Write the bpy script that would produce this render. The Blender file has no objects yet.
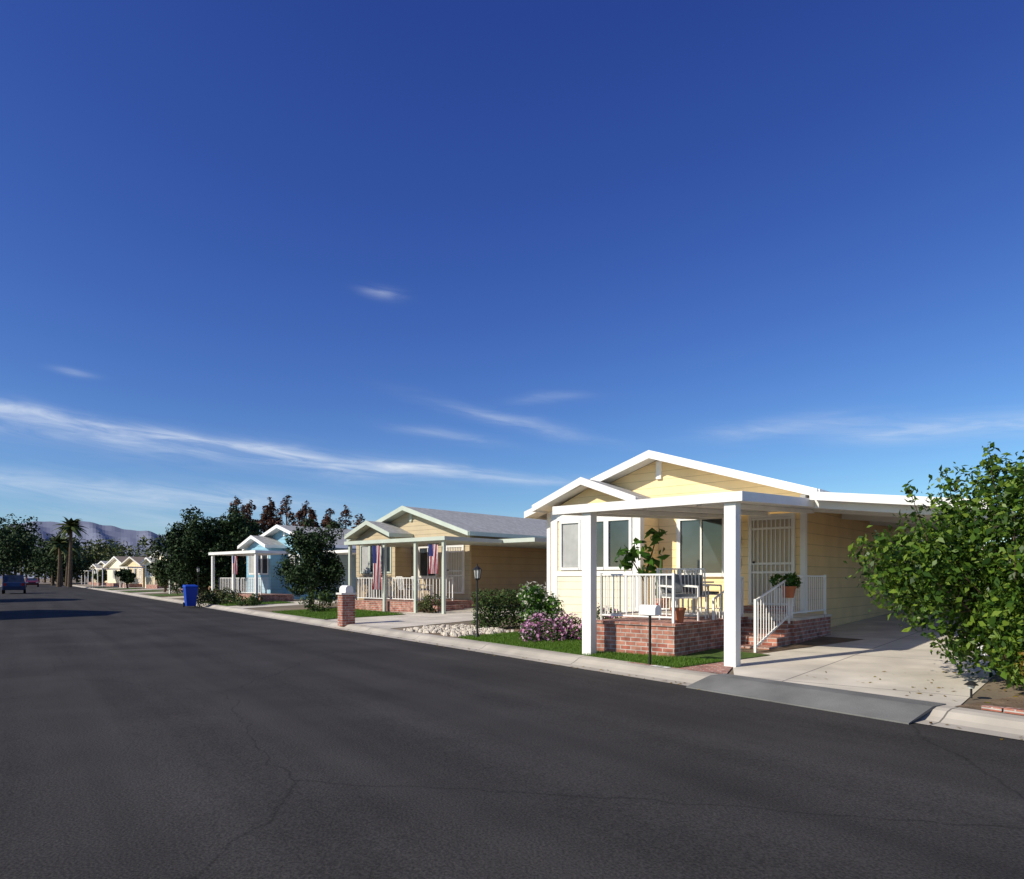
import bpy, math, random
import numpy as np
from mathutils import Vector, Matrix, noise as mnoise
random.seed(7); np.random.seed(7)
R=math.radians
sc=bpy.context.scene
# ------------------------------------------------------------------ frames
P0=Vector((2.56,9.71)); N=Vector((.824,.566)); S=Vector((-.566,.824))   # street frame
HROT=R(-41.0)
A=Vector((-.755,.656)); B=Vector((.656,.755))                          # lot frame (left, back)
def st(n,s): return P0+N*n+S*s
def nn(x,y): return (Vector((x,y))-P0).dot(N)
def gz(x,y):
    n=nn(x,y)
    if n<-11: return .12
    if n<0: return 0
    return .10+.025*min(n,16)
# ------------------------------------------------------------------ materials
def newmat(name):
    m=bpy.data.materials.new(name); m.use_nodes=True
    nt=m.node_tree; return m,nt,nt.nodes['Principled BSDF']
def nd(nt,t,**k):
    n=nt.nodes.new(t)
    for a,b in k.items(): setattr(n,a,b)
    return n
def mat(name,col,rough=.7,var=.12,scale=3.0,bump=0.0,bscale=60,metal=0,spec=.3,coord='Object'):
    m,nt,b=newmat(name); L=nt.links
    tc=nd(nt,'ShaderNodeTexCoord')
    nz=nd(nt,'ShaderNodeTexNoise'); nz.inputs['Scale'].default_value=scale; nz.inputs['Detail'].default_value=3
    L.new(tc.outputs[coord],nz.inputs['Vector'])
    r=nd(nt,'ShaderNodeMapRange'); r.inputs[1].default_value=.3; r.inputs[2].default_value=.7
    r.inputs[3].default_value=1-var; r.inputs[4].default_value=1+var
    L.new(nz.outputs['Fac'],r.inputs[0])
    v=nd(nt,'ShaderNodeVectorMath',operation='SCALE'); v.inputs[0].default_value=col[:3]
    L.new(r.outputs[0],v.inputs['Scale']); L.new(v.outputs[0],b.inputs['Base Color'])
    b.inputs['Roughness'].default_value=rough; b.inputs['Metallic'].default_value=metal
    b.inputs['Specular IOR Level'].default_value=spec
    if bump:
        n2=nd(nt,'ShaderNodeTexNoise'); n2.inputs['Scale'].default_value=bscale; n2.inputs['Detail'].default_value=2
        L.new(tc.outputs[coord],n2.inputs['Vector'])
        bp=nd(nt,'ShaderNodeBump'); bp.inputs['Strength'].default_value=bump; bp.inputs['Distance'].default_value=.02
        L.new(n2.outputs['Fac'],bp.inputs['Height']); L.new(bp.outputs[0],b.inputs['Normal'])
    return m
def siding(name,col,pitch=.2,var=.07):
    m=mat(name,col,.6,var,1.5); nt=m.node_tree; L=nt.links; b=nt.nodes['Principled BSDF']
    uv=nd(nt,'ShaderNodeUVMap'); sp=nd(nt,'ShaderNodeSeparateXYZ'); L.new(uv.outputs[0],sp.inputs[0])
    d=nd(nt,'ShaderNodeMath',operation='DIVIDE'); d.inputs[1].default_value=pitch; L.new(sp.outputs['Y'],d.inputs[0])
    f=nd(nt,'ShaderNodeMath',operation='FRACT'); L.new(d.outputs[0],f.inputs[0])
    bp=nd(nt,'ShaderNodeBump'); bp.invert=True; bp.inputs['Strength'].default_value=.8; bp.inputs['Distance'].default_value=.015
    L.new(f.outputs[0],bp.inputs['Height']); L.new(bp.outputs[0],b.inputs['Normal'])
    g=nd(nt,'ShaderNodeMath',operation='GREATER_THAN'); g.inputs[1].default_value=.06; L.new(f.outputs[0],g.inputs[0])
    mr=nd(nt,'ShaderNodeMapRange'); mr.inputs[3].default_value=.72; mr.inputs[4].default_value=1; L.new(g.outputs[0],mr.inputs[0])
    src=b.inputs['Base Color'].links[0].from_socket
    v=nd(nt,'ShaderNodeVectorMath',operation='SCALE'); L.new(src,v.inputs[0]); L.new(mr.outputs[0],v.inputs['Scale'])
    L.new(v.outputs[0],b.inputs['Base Color'])
    return m
def brickmat(name,c1,c2,mortar,bw,rh,ms,rough=.85,bump=.5,coord='UV',offset=.5,rot=0,nvar=.25,nscale=5):
    m,nt,b=newmat(name); L=nt.links
    tc=nd(nt,'ShaderNodeTexCoord'); mp=nd(nt,'ShaderNodeMapping'); mp.inputs['Rotation'].default_value=(0,0,rot)
    L.new(tc.outputs[coord],mp.inputs[0])
    t=nd(nt,'ShaderNodeTexBrick'); t.offset=offset
    t.inputs['Color1'].default_value=(*c1,1); t.inputs['Color2'].default_value=(*c2,1); t.inputs['Mortar'].default_value=(*mortar,1)
    t.inputs['Scale'].default_value=1; t.inputs['Mortar Size'].default_value=ms
    t.inputs['Brick Width'].default_value=bw; t.inputs['Row Height'].default_value=rh
    L.new(mp.outputs[0],t.inputs['Vector'])
    nz=nd(nt,'ShaderNodeTexNoise'); nz.inputs['Scale'].default_value=nscale; nz.inputs['Detail'].default_value=5
    L.new(mp.outputs[0],nz.inputs['Vector'])
    r=nd(nt,'ShaderNodeMapRange'); r.inputs[1].default_value=.3; r.inputs[2].default_value=.7
    r.inputs[3].default_value=1-nvar; r.inputs[4].default_value=1+nvar; L.new(nz.outputs['Fac'],r.inputs[0])
    v=nd(nt,'ShaderNodeVectorMath',operation='SCALE'); L.new(t.outputs['Color'],v.inputs[0]); L.new(r.outputs[0],v.inputs['Scale'])
    L.new(v.outputs[0],b.inputs['Base Color']); b.inputs['Roughness'].default_value=rough
    bp=nd(nt,'ShaderNodeBump'); bp.invert=True; bp.inputs['Strength'].default_value=bump; bp.inputs['Distance'].default_value=.01
    L.new(t.outputs['Fac'],bp.inputs['Height']); L.new(bp.outputs[0],b.inputs['Normal'])
    return m
def leafmat(name,cols,trans=.3,rough=.5):
    m,nt,b=newmat(name); L=nt.links
    g=nd(nt,'ShaderNodeNewGeometry'); cr=nd(nt,'ShaderNodeValToRGB')
    el=cr.color_ramp.elements
    el[0].color=(*cols[0],1); el[1].color=(*cols[-1],1)
    for i,c in enumerate(cols[1:-1]):
        e=el.new((i+1)/(len(cols)-1)); e.color=(*c,1)
    L.new(g.outputs['Random Per Island'],cr.inputs[0])
    L.new(cr.outputs[0],b.inputs['Base Color']); b.inputs['Roughness'].default_value=rough
    b.inputs['Specular IOR Level'].default_value=.25
    if trans:
        tr=nd(nt,'ShaderNodeBsdfTranslucent'); L.new(cr.outputs[0],tr.inputs[0])
        mx=nd(nt,'ShaderNodeMixShader'); mx.inputs[0].default_value=trans
        L.new(b.outputs[0],mx.inputs[1]); L.new(tr.outputs[0],mx.inputs[2])
        L.new(mx.outputs[0],nt.nodes['Material Output'].inputs[0])
    return m
def glassmat(name,col=(.03,.04,.05)):
    m=mat(name,col,.06,.5,1.2,spec=.8); return m

M={}
M['white']=mat('white_paint',(.82,.81,.77),.5,.06,2)
M['white2']=mat('offwhite_paint',(.70,.68,.62),.5,.07,2)
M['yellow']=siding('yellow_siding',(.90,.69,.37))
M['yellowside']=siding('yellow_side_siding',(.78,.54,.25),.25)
M['cream']=siding('cream_siding',(.86,.78,.58))
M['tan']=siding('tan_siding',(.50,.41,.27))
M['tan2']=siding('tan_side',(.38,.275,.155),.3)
M['blue']=siding('blue_siding',(.25,.46,.58))
M['blue2']=siding('blue_side_siding',(.40,.54,.62))
M['palecream']=siding('palecream_siding',(.82,.66,.42))
M['green_trim']=mat('sage_trim',(.50,.55,.47),.6,.05)
M['brick']=brickmat('red_brick',(.29,.085,.055),(.42,.19,.13),(.42,.39,.35),.21,.075,.008,nvar=.45)
M['shingle']=brickmat('grey_shingles',(.34,.34,.32),(.43,.43,.41),(.25,.25,.25),.3,.14,.006,.95,.4,nvar=.15)
M['brownshingle']=brickmat('brown_shingles',(.22,.17,.13),(.28,.22,.17),(.15,.12,.1),.3,.14,.006,.95,.4,nvar=.15)
M['concrete']=brickmat('driveway_concrete',(.62,.56,.46),(.58,.53,.435),(.26,.23,.20),3.5,3.2,.012,.9,.3,coord='Object',offset=0,rot=R(41),nvar=.2,nscale=1.3)
M['kerb']=brickmat('kerb_concrete',(.42,.38,.315),(.46,.415,.345),(.14,.13,.11),3.0,50,.010,.9,.3,coord='UV',offset=0,nvar=.2,nscale=1.2)
M['ramp']=mat('ramp_grey',(.17,.17,.16),.8,.2,2,.3)
M['soil']=mat('soil',(.17,.12,.075),.95,.4,4,.8,30)
M['grassbase']=mat('lawn_base',(.07,.12,.02),.95,.35,6,.6,80)
M['black']=mat('black_metal',(.02,.02,.02),.4,.1)
M['darkmetal']=mat('bronze_metal',(.06,.05,.045),.5,.1)
M['glass']=glassmat('window_glass')
M['curtain']=mat('curtain_cloth',(.42,.42,.40),.35,.12,5,spec=.6)
M['terra']=mat('terracotta',(.42,.15,.07),.8,.15,8)
M['bark']=mat('bark',(.10,.07,.045),.95,.4,8,.8,25)
M['screen']=mat('screen_mesh',(.62,.54,.40),.7,.08)
M['leaf_citrus']=leafmat('citrus_leaves',[(.018,.05,.008),(.045,.10,.012),(.10,.185,.02),(.20,.28,.035)],.3,.4)
M['leaf_dry']=leafmat('dry_leaves',[(.10,.06,.015),(.30,.20,.03),(.18,.17,.03)],.3)
M['leaf_dark']=leafmat('dark_leaves',[(.008,.021,.005),(.016,.038,.009),(.035,.068,.014)],0,.7)
M['leaf_mid']=leafmat('mid_leaves',[(.02,.045,.010),(.045,.085,.018),(.08,.12,.025)],0,.6)
M['leaf_olive']=leafmat('olive_leaves',[(.03,.05,.014),(.06,.085,.02),(.10,.11,.035)],0,.6)
M['leaf_red']=leafmat('rusty_leaves',[(.04,.016,.010),(.12,.045,.028),(.07,.05,.025)],0,.7)
M['leaf_fig']=leafmat('houseplant_leaves',[(.03,.09,.015),(.06,.15,.02),(.12,.24,.03)],.3,.35)
M['flower_pink']=leafmat('pink_petals',[(.45,.12,.30),(.65,.30,.50),(.75,.55,.68)],.3)
M['flower_white']=leafmat('white_petals',[(.6,.6,.5),(.75,.72,.6)],.3)
M['grass']=leafmat('grass_blades',[(.06,.13,.015),(.10,.20,.02),(.15,.26,.03)],.3)
M['pebble']=mat('white_pebbles',(.58,.52,.43),.8,.3,15)
M['binblue']=mat('blue_plastic',(.012,.06,.42),.45,.06)
M['tyre']=mat('tyre_rubber',(.015,.015,.015),.8)
M['carblue']=mat('dark_blue_paint',(.02,.04,.09),.25,.05,spec=.6)
M['carred']=mat('maroon_paint',(.16,.02,.02),.25,.05,spec=.6)
M['hub']=mat('wheel_alloy',(.4,.4,.42),.35,.05,metal=.8)
M['lamp']=mat('lamp_glass',(.6,.6,.55),.2,.05)
M['tail']=mat('tail_light',(.35,.01,.01),.2,.05)
M['cushion']=mat('chair_cushion',(.16,.17,.18),.9,.3,10)
M['fruit']=mat('ripe_fruit',(.55,.42,.05),.4,.1,20)

# asphalt
def asphalt():
    m,nt,b=newmat('asphalt'); L=nt.links
    tc=nd(nt,'ShaderNodeTexCoord')
    def noise(s,d=3,vec=None):
        n=nd(nt,'ShaderNodeTexNoise'); n.inputs['Scale'].default_value=s; n.inputs['Detail'].default_value=d
        L.new(vec or tc.outputs['Object'],n.inputs['Vector']); return n
    def mr(src,a,bb,c,d):
        r=nd(nt,'ShaderNodeMapRange'); 
        for i,v in enumerate((a,bb,c,d)): r.inputs[i+1].default_value=v
        L.new(src,r.inputs[0]); return r.outputs[0]
    def mul(x,y):
        n=nd(nt,'ShaderNodeMath',operation='MULTIPLY'); L.new(x,n.inputs[0]); L.new(y,n.inputs[1])
        return n.outputs[0]
    mp=nd(nt,'ShaderNodeMapping'); mp.inputs['Rotation'].default_value=(0,0,R(-34.5)); L.new(tc.outputs['Object'],mp.inputs[0])
    mp2=nd(nt,'ShaderNodeMapping'); mp2.inputs['Scale'].default_value=(1,.05,1); L.new(mp.outputs[0],mp2.inputs[0])
    big=mr(noise(.5,4).outputs['Fac'],.3,.7,.80,1.2)
    streak=mr(noise(1.6,3,mp2.outputs[0]).outputs['Fac'],.3,.7,.80,1.2)
    fine=mr(noise(60,1).outputs['Fac'],.25,.75,.62,1.42)
    nz=noise(1.1,4)
    add=nd(nt,'ShaderNodeVectorMath',operation='MULTIPLY_ADD'); add.inputs[1].default_value=(.6,.6,0)
    L.new(nz.outputs['Color'],add.inputs[0]); L.new(mp.outputs[0],add.inputs[2])
    mp3=nd(nt,'ShaderNodeMapping'); mp3.inputs['Scale'].default_value=(1.0,.55,1); mp3.inputs['Location'].default_value=(3.1,1.4,0); L.new(add.outputs[0],mp3.inputs[0])
    vo=nd(nt,'ShaderNodeTexVoronoi',feature='DISTANCE_TO_EDGE'); vo.inputs['Scale'].default_value=.2
    L.new(mp3.outputs[0],vo.inputs['Vector'])
    crack=mr(vo.outputs['Distance'],.0,.0026,.66,1.0)
    v=mul(mul(mul(big,streak),fine),crack)
    vv=nd(nt,'ShaderNodeVectorMath',operation='SCALE'); vv.inputs[0].default_value=(.046,.0432,.040); L.new(v,vv.inputs['Scale'])
    L.new(vv.outputs[0],b.inputs['Base Color']); b.inputs['Roughness'].default_value=.9; b.inputs['Specular IOR Level'].default_value=.12
    bp=nd(nt,'ShaderNodeBump'); bp.inputs['Strength'].default_value=.3; bp.inputs['Distance'].default_value=.01
    L.new(fine,bp.inputs['Height']); L.new(bp.outputs[0],b.inputs['Normal'])
    return m
M['asphalt']=asphalt()
def flagmat():
    m,nt,b=newmat('flag_cloth'); L=nt.links
    uv=nd(nt,'ShaderNodeUVMap'); sp=nd(nt,'ShaderNodeSeparateXYZ'); L.new(uv.outputs[0],sp.inputs[0])
    a=nd(nt,'ShaderNodeMath',operation='MULTIPLY'); a.inputs[1].default_value=6.5; L.new(sp.outputs['X'],a.inputs[0])
    f=nd(nt,'ShaderNodeMath',operation='FRACT'); L.new(a.outputs[0],f.inputs[0])
    g=nd(nt,'ShaderNodeMath',operation='LESS_THAN'); g.inputs[1].default_value=.5; L.new(f.outputs[0],g.inputs[0])
    mx=nd(nt,'ShaderNodeMix',data_type='RGBA'); L.new(g.outputs[0],mx.inputs[0])
    mx.inputs[6].default_value=(.6,.6,.6,1); mx.inputs[7].default_value=(.40,.02,.03,1)
    x1=nd(nt,'ShaderNodeMath',operation='LESS_THAN'); x1.inputs[1].default_value=.54; L.new(sp.outputs['X'],x1.inputs[0])
    y1=nd(nt,'ShaderNodeMath',operation='GREATER_THAN'); y1.inputs[1].default_value=.6; L.new(sp.outputs['Y'],y1.inputs[0])
    mm=nd(nt,'ShaderNodeMath',operation='MULTIPLY'); L.new(x1.outputs[0],mm.inputs[0]); L.new(y1.outputs[0],mm.inputs[1])
    m2=nd(nt,'ShaderNodeMix',data_type='RGBA'); L.new(mm.outputs[0],m2.inputs[0]); L.new(mx.outputs[2],m2.inputs[6]); m2.inputs[7].default_value=(.02,.03,.15,1)
    L.new(m2.outputs[2],b.inputs['Base Color']); b.inputs['Roughness'].default_value=.8
    return m
M['flag']=flagmat()

# ------------------------------------------------------------------ geometry helpers
def link(o,parent=None):
    sc.collection.objects.link(o)
    if parent: o.parent=parent
    return o
def empty(name,loc=(0,0,0),rz=0):
    o=bpy.data.objects.new(name,None); o.location=loc; o.rotation_euler=(0,0,rz); o.empty_display_size=.3
    return link(o)
class Part:
    def __init__(s,name,parent=None,loc=(0,0,0),rz=0):
        s.name=name; s.parent=parent; s.v=[]; s.f=[]; s.m=[]; s.mats=[]; s.loc=loc; s.rz=rz; s.uvo={}
    def mi(s,m):
        m=M[m] if isinstance(m,str) else m
        if m not in s.mats: s.mats.append(m)
        return s.mats.index(m)
    def poly(s,pts,m,uv=None):
        i=len(s.v); s.v+= [tuple(p) for p in pts]; s.f.append(list(range(i,i+len(pts)))); s.m.append(s.mi(m))
        if uv: s.uvo[len(s.f)-1]=uv
    def hexa(s,b,t,m):
        n=len(b)
        s.poly(list(reversed(b)),m); s.poly(t,m)
        for i in range(n):
            j=(i+1)%n; s.poly([b[i],b[j],t[j],t[i]],m)
    def box(s,x0,x1,y0,y1,z0,z1,m):
        x0,x1=min(x0,x1),max(x0,x1); y0,y1=min(y0,y1),max(y0,y1)
        s.hexa([(x0,y0,z0),(x1,y0,z0),(x1,y1,z0),(x0,y1,z0)],[(x0,y0,z1),(x1,y0,z1),(x1,y1,z1),(x0,y1,z1)],m)
    def prism(s,prof,y0,y1,m):
        b=[(x,y0,z) for x,z in prof]; t=[(x,y1,z) for x,z in prof]; n=len(prof)
        s.poly(b,m); s.poly(list(reversed(t)),m)
        for i in range(n):
            j=(i+1)%n; s.poly([b[j],b[i],t[i],t[j]],m)
    def cone(s,p0,p1,r0,r1,m,n=8,caps=True):
        p0=Vector(p0); p1=Vector(p1); d=(p1-p0).normalized()
        u=d.orthogonal().normalized(); w=d.cross(u)
        a=[p0+(u*math.cos(2*math.pi*i/n)+w*math.sin(2*math.pi*i/n))*r0 for i in range(n)]
        b=[p1+(u*math.cos(2*math.pi*i/n)+w*math.sin(2*math.pi*i/n))*r1 for i in range(n)]
        for i in range(n):
            j=(i+1)%n; s.poly([a[i],a[j],b[j],b[i]],m)
        if caps: s.poly(list(reversed(a)),m); s.poly(b,m)
    def bar(s,p0,p1,r,m): s.cone(p0,p1,r*1.41,r*1.41,m,4)
    def done(s,bevel=0,smooth=False):
        me=bpy.data.meshes.new(s.name); me.from_pydata(s.v,[],s.f)
        for m in s.mats: me.materials.append(m)
        me.polygons.foreach_set('material_index',s.m)
        uv=me.uv_layers.new(name='UVMap'); k=0; d=uv.data
        for fi,f in enumerate(s.f):
            if fi in s.uvo:
                for q in s.uvo[fi]: d[k].uv=q; k+=1
                continue
            nrm=me.polygons[fi].normal
            if abs(nrm.z)>.95: t=Vector((1,0,0))
            else: t=Vector((0,0,1)).cross(nrm).normalized()
            bt=nrm.cross(t)
            for vi in f:
                p=Vector(s.v[vi]); d[k].uv=(p.dot(t),p.dot(bt)); k+=1
        if smooth: me.polygons.foreach_set('use_smooth',[True]*len(s.f))
        o=bpy.data.objects.new(s.name,me); o.location=s.loc; o.rotation_euler=(0,0,s.rz)
        link(o,s.parent)
        if bevel:
            me_merge=o.modifiers.new('w','WELD'); me_merge.merge_threshold=.0005
            b=o.modifiers.new('b','BEVEL'); b.width=bevel; b.segments=2; b.limit_method='ANGLE'
        return o
def quadmesh(name,V,m,parent):
    n=len(V)//4; me=bpy.data.meshes.new(name)
    me.vertices.add(n*4); me.vertices.foreach_set('co',V.ravel())
    me.loops.add(n*4); me.loops.foreach_set('vertex_index',np.arange(n*4,dtype=np.int32))
    me.polygons.add(n); me.polygons.foreach_set('loop_start',np.arange(0,n*4,4,dtype=np.int32))
    me.polygons.foreach_set('loop_total',np.full(n,4,dtype=np.int32))
    me.materials.append(M[m]); me.update(calc_edges=True); me.validate()
    return link(bpy.data.objects.new(name,me),parent)
def leaves(name,parent,clumps,n,size,m,aspect=.5,up=.3,shell=.45,jit=.35):
    c=np.array(clumps,float); w=c[:,3]**2; w/=w.sum()
    idx=np.random.choice(len(c),n,p=w); cc=c[idx]
    d=np.random.normal(size=(n,3)); d/=np.linalg.norm(d,axis=1)[:,None]
    r=(shell+(1-shell)*np.random.rand(n)**.6)*(1+np.random.normal(size=n)*.10)
    pos=cc[:,:3]+d*(cc[:,3]*r)[:,None]
    nr=d+np.random.normal(size=(n,3))*.8+np.array([0,0,up]); nr/=np.linalg.norm(nr,axis=1)[:,None]
    t=np.cross(nr,np.random.normal(size=(n,3))); t/=np.linalg.norm(t,axis=1)[:,None]
    b=np.cross(nr,t); L=size*(1+np.random.normal(size=n)*jit).clip(.4,1.8)
    h=(t*L[:,None])*.5; wv=b*(L*aspect*.5)[:,None]; fold=nr*(L*.12)[:,None]
    V=np.stack([pos-h,pos-wv*1.0+fold-h*.1,pos+h,pos+wv+fold-h*.1],1).reshape(-1,3)
    return quadmesh(name,V,m,parent)
def crown(c,rad,k,rc,surf=.55,zmin=None,rej=None):
    out=[]
    while len(out)<k:
        d=Vector(np.random.normal(size=3)).normalized(); r=surf+(1-surf)*random.random()**.7
        r*=random.uniform(.85,1.12)
        p=(c[0]+d.x*rad[0]*r,c[1]+d.y*rad[1]*r,c[2]+d.z*rad[2]*r)
        if zmin is not None and p[2]<zmin: continue
        if rej and rej(p): continue
        out.append((*p,rc*random.uniform(.6,1.35)))
    return out
def tree(name,x,y,h,rad,cz,nl,ls,m,k=40,rc=.8,tr=.18,surf=.5,limbs=9,zmin=None):
    g=gz(x,y); E=empty(name,(x,y,g))
    cl=crown((0,0,cz),rad,k,rc,surf,zmin)
    T=Part('trunk',E); top=cz-rad[2]*.15
    bend=Vector((random.uniform(-.15,.15),random.uniform(-.15,.15),top*.5))
    T.cone((0,0,-.1),bend,tr*1.25,tr,'bark',8); T.cone(bend,(0,0,top),tr,tr*.5,'bark',8)
    for q in random.sample(cl,min(limbs,len(cl))):
        z=random.uniform(.4,.95)*top; mid=Vector((q[0]*.45,q[1]*.45,z+(q[2]-z)*.55))
        T.cone((0,0,z),mid,tr*.45,tr*.28,'bark',5,False); T.cone(mid,q[:3],tr*.28,tr*.08,'bark',5,False)
    T.done(smooth=True)
    leaves('crown',E,cl,nl,ls,m)
    return E
# ------------------------------------------------------------------ ground, road, kerbs
def strip(name,prof,s0,s1,m,ns=60):
    P=Part(name); segs=np.linspace(s0,s1,ns+1)
    for i in range(ns):
        for (n0,z0),(n1,z1) in zip(prof[:-1],prof[1:]):
            a=st(n0,segs[i]); b=st(n1,segs[i]); c=st(n1,segs[i+1]); d=st(n0,segs[i+1])
            P.poly([(a.x,a.y,z0),(b.x,b.y,z1),(c.x,c.y,z1),(d.x,d.y,z0)],m,
                   uv=[(segs[i],n0+25),(segs[i],n1+25),(segs[i+1],n1+25),(segs[i+1],n0+25)])
    return P.done()
M['ground']=mat('dry_ground',(.20,.16,.11),.95,.3,.5,.5,12)
strip('ground',[(-4000,.11),(-11.45,.11),(-11.44,-.03),(.55,-.03),(.56,.111),(16,.50),(4000,.50)],-600,4500,'ground',40)
strip('road',[(-10.8,.0),(-5.4,.05),(0,.0)],-60,190,'asphalt',50)
kp=[(-.02,.006),(.18,.014),(.27,.05),(.36,.105),(.44,.124),(.60,.126),(.605,.05)]
strip('kerb',kp,-60,190,'kerb',125)
strip('kerb',[(-10.78-n,z) for n,z in reversed(kp)],-60,190,'kerb',125)
def drape(name,pts,off,m,parent=None):
    P=Part(name); P.poly([(p.x,p.y,gz(p.x,p.y)+off) for p in pts],m); return P.done()
def hp(C,p,q): return C+A*p+B*q
def streetq(C,p,n=.6): return (n-nn(C.x,C.y)-p*A.dot(N))/B.dot(N)
C1=Vector((6.47,15.74)); C2=Vector((-1.75,29.3)); C3=Vector((-10.9,40.3))
def driveway(C,pl,pr,back=9.0,pls=None):
    pls=pl if pls is None else pls
    pts=[hp(C,pls,streetq(C,pls)),hp(C,pr,streetq(C,pr)),hp(C,pr,back-1),hp(C,pl,back-1),hp(C,pl,-3.9)]
    return drape('driveway',pts,.008,'concrete')
driveway(C1,-.02,-4.05,10.5,-1.25)
driveway(C2,-.02,-5.3,8,-.6)
driveway(C3,-.02,-4.2,8,-.6)
drape('walkway',[hp(C1,.75,-6.15),hp(C1,-1.1,streetq(C1,-1.1,.62)),hp(C1,-.3,-3.9),hp(C1,.38,-3.9),hp(C1,.38,-5.6)],.013,'brick')
P=Part('driveway_ramp')
a=[st(-.14,-2.85),st(-.14,.12),st(.36,.12),st(.36,-2.85)]; b=[st(.36,-2.85),st(.36,.12),st(.66,.12),st(.66,-2.85)]
P.hexa([(v.x,v.y,z) for v,z in zip(a,(.002,.002,.10,.10))],[(v.x,v.y,z) for v,z in zip(a,(.016,.016,.135,.135))],'ramp')
P.hexa([(v.x,v.y,.10) for v in b],[(v.x,v.y,.135) for v in b],'ramp'); P.done()
def lawn(n0,n1,s0,s1,blades,reject=None,bh=.045):
    pts=[st(n0,s0),st(n1,s0),st(n1,s1),st(n0,s1)]
    E=empty('lawn'); o=Part('turf',E); o.poly([(p.x,p.y,gz(p.x,p.y)+.02) for p in pts],'grassbase')
    a,b=pts[0],pts[3]; o.poly([(a.x,a.y,gz(a.x,a.y)-.02),(a.x,a.y,gz(a.x,a.y)+.02),(b.x,b.y,gz(b.x,b.y)+.02),(b.x,b.y,gz(b.x,b.y)-.02)],'grassbase'); o.done()
    if not blades: return
    n=np.random.uniform(n0-.02,n1,blades); s=np.random.uniform(s0,s1,blades)
    x=P0.x+N.x*n+S.x*s; y=P0.y+N.y*n+S.y*s; z=.10+.025*n+.018
    if reject is not None:
        dx=x-C1.x; dy=y-C1.y; p=dx*A.x+dy*A.y; q=dx*B.x+dy*B.y
        k=~((p<2.1)&(q>-5.25)); x,y,z=x[k],y[k],z[k]
    c=len(x); th=np.random.rand(c)*6.28; hh=bh*np.random.uniform(.5,1.4,c); w=.005*(1 if bh<.05 else 1.6)
    b0=np.stack([x-np.cos(th)*w,y-np.sin(th)*w,z],1); b1=np.stack([x+np.cos(th)*w,y+np.sin(th)*w,z],1)
    t=np.stack([x+np.random.normal(size=c)*.02,y+np.random.normal(size=c)*.02,z+hh],1)
    V=np.stack([b0,b1,t],1).reshape(-1,3); me=bpy.data.meshes.new('grass_blades')
    me.vertices.add(c*3); me.vertices.foreach_set('co',V.ravel()); me.loops.add(c*3)
    me.loops.foreach_set('vertex_index',np.arange(c*3,dtype=np.int32)); me.polygons.add(c)
    me.polygons.foreach_set('loop_start',np.arange(0,c*3,3,dtype=np.int32)); me.polygons.foreach_set('loop_total',np.full(c,3,dtype=np.int32))
    me.materials.append(M['grass']); me.update(calc_edges=True)
    link(bpy.data.objects.new('grass_blades',me),E)
lawn(.61,2.9,.95,7.6,55000,True)
lawn(.61,3.6,16.4,22.5,14000,None,.06)
lawn(.61,4,30,37,5000,None,.07)
for s in (52,70,88,106): lawn(.61,4,s,s+7,0)
drape('flower_bed',[st(2.9,1.2),st(6.3,1.2),st(6.3,9.3),st(.61,9.3),st(.61,7.6),st(2.9,7.6)],.012,'soil')
drape('planting_bed',[st(.61,-2.95),st(.61,-14),st(9,-14),st(9,-4.6),st(5,-3.6)],.012,'soil')
k=230; n_=np.abs(np.random.normal(size=k))*.35-.15; n_=np.where(n_<.17,n_,-.1+np.random.rand(k)*.2); s_=np.random.uniform(-7,16,k)
zz=np.where(n_<0,.008,.02); xx=P0.x+N.x*n_+S.x*s_; yy=P0.y+N.y*n_+S.y*s_
x2=np.random.normal(6.0,.9,160); y2=np.random.normal(8.3,.9,160); n2=(x2-P0.x)*N.x+(y2-P0.y)*N.y; z2=.10+.025*n2+.016; ok=n2>.7
xx=np.concatenate([xx,x2[ok]]); yy=np.concatenate([yy,y2[ok]]); zz=np.concatenate([zz,z2[ok]]); k=len(xx)
th=np.random.rand(k)*6.28; l_=np.random.uniform(.02,.04,k); c_=np.stack([xx,yy,zz],1)
t_=np.stack([np.cos(th)*l_,np.sin(th)*l_,np.random.rand(k)*.006],1); w_=np.stack([-np.sin(th)*l_*.5,np.cos(th)*l_*.5,np.random.rand(k)*.008],1)
quadmesh('fallen_leaves',np.stack([c_-t_,c_+w_,c_+t_,c_-w_*.7],1).reshape(-1,3),'leaf_dry',None)
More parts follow.
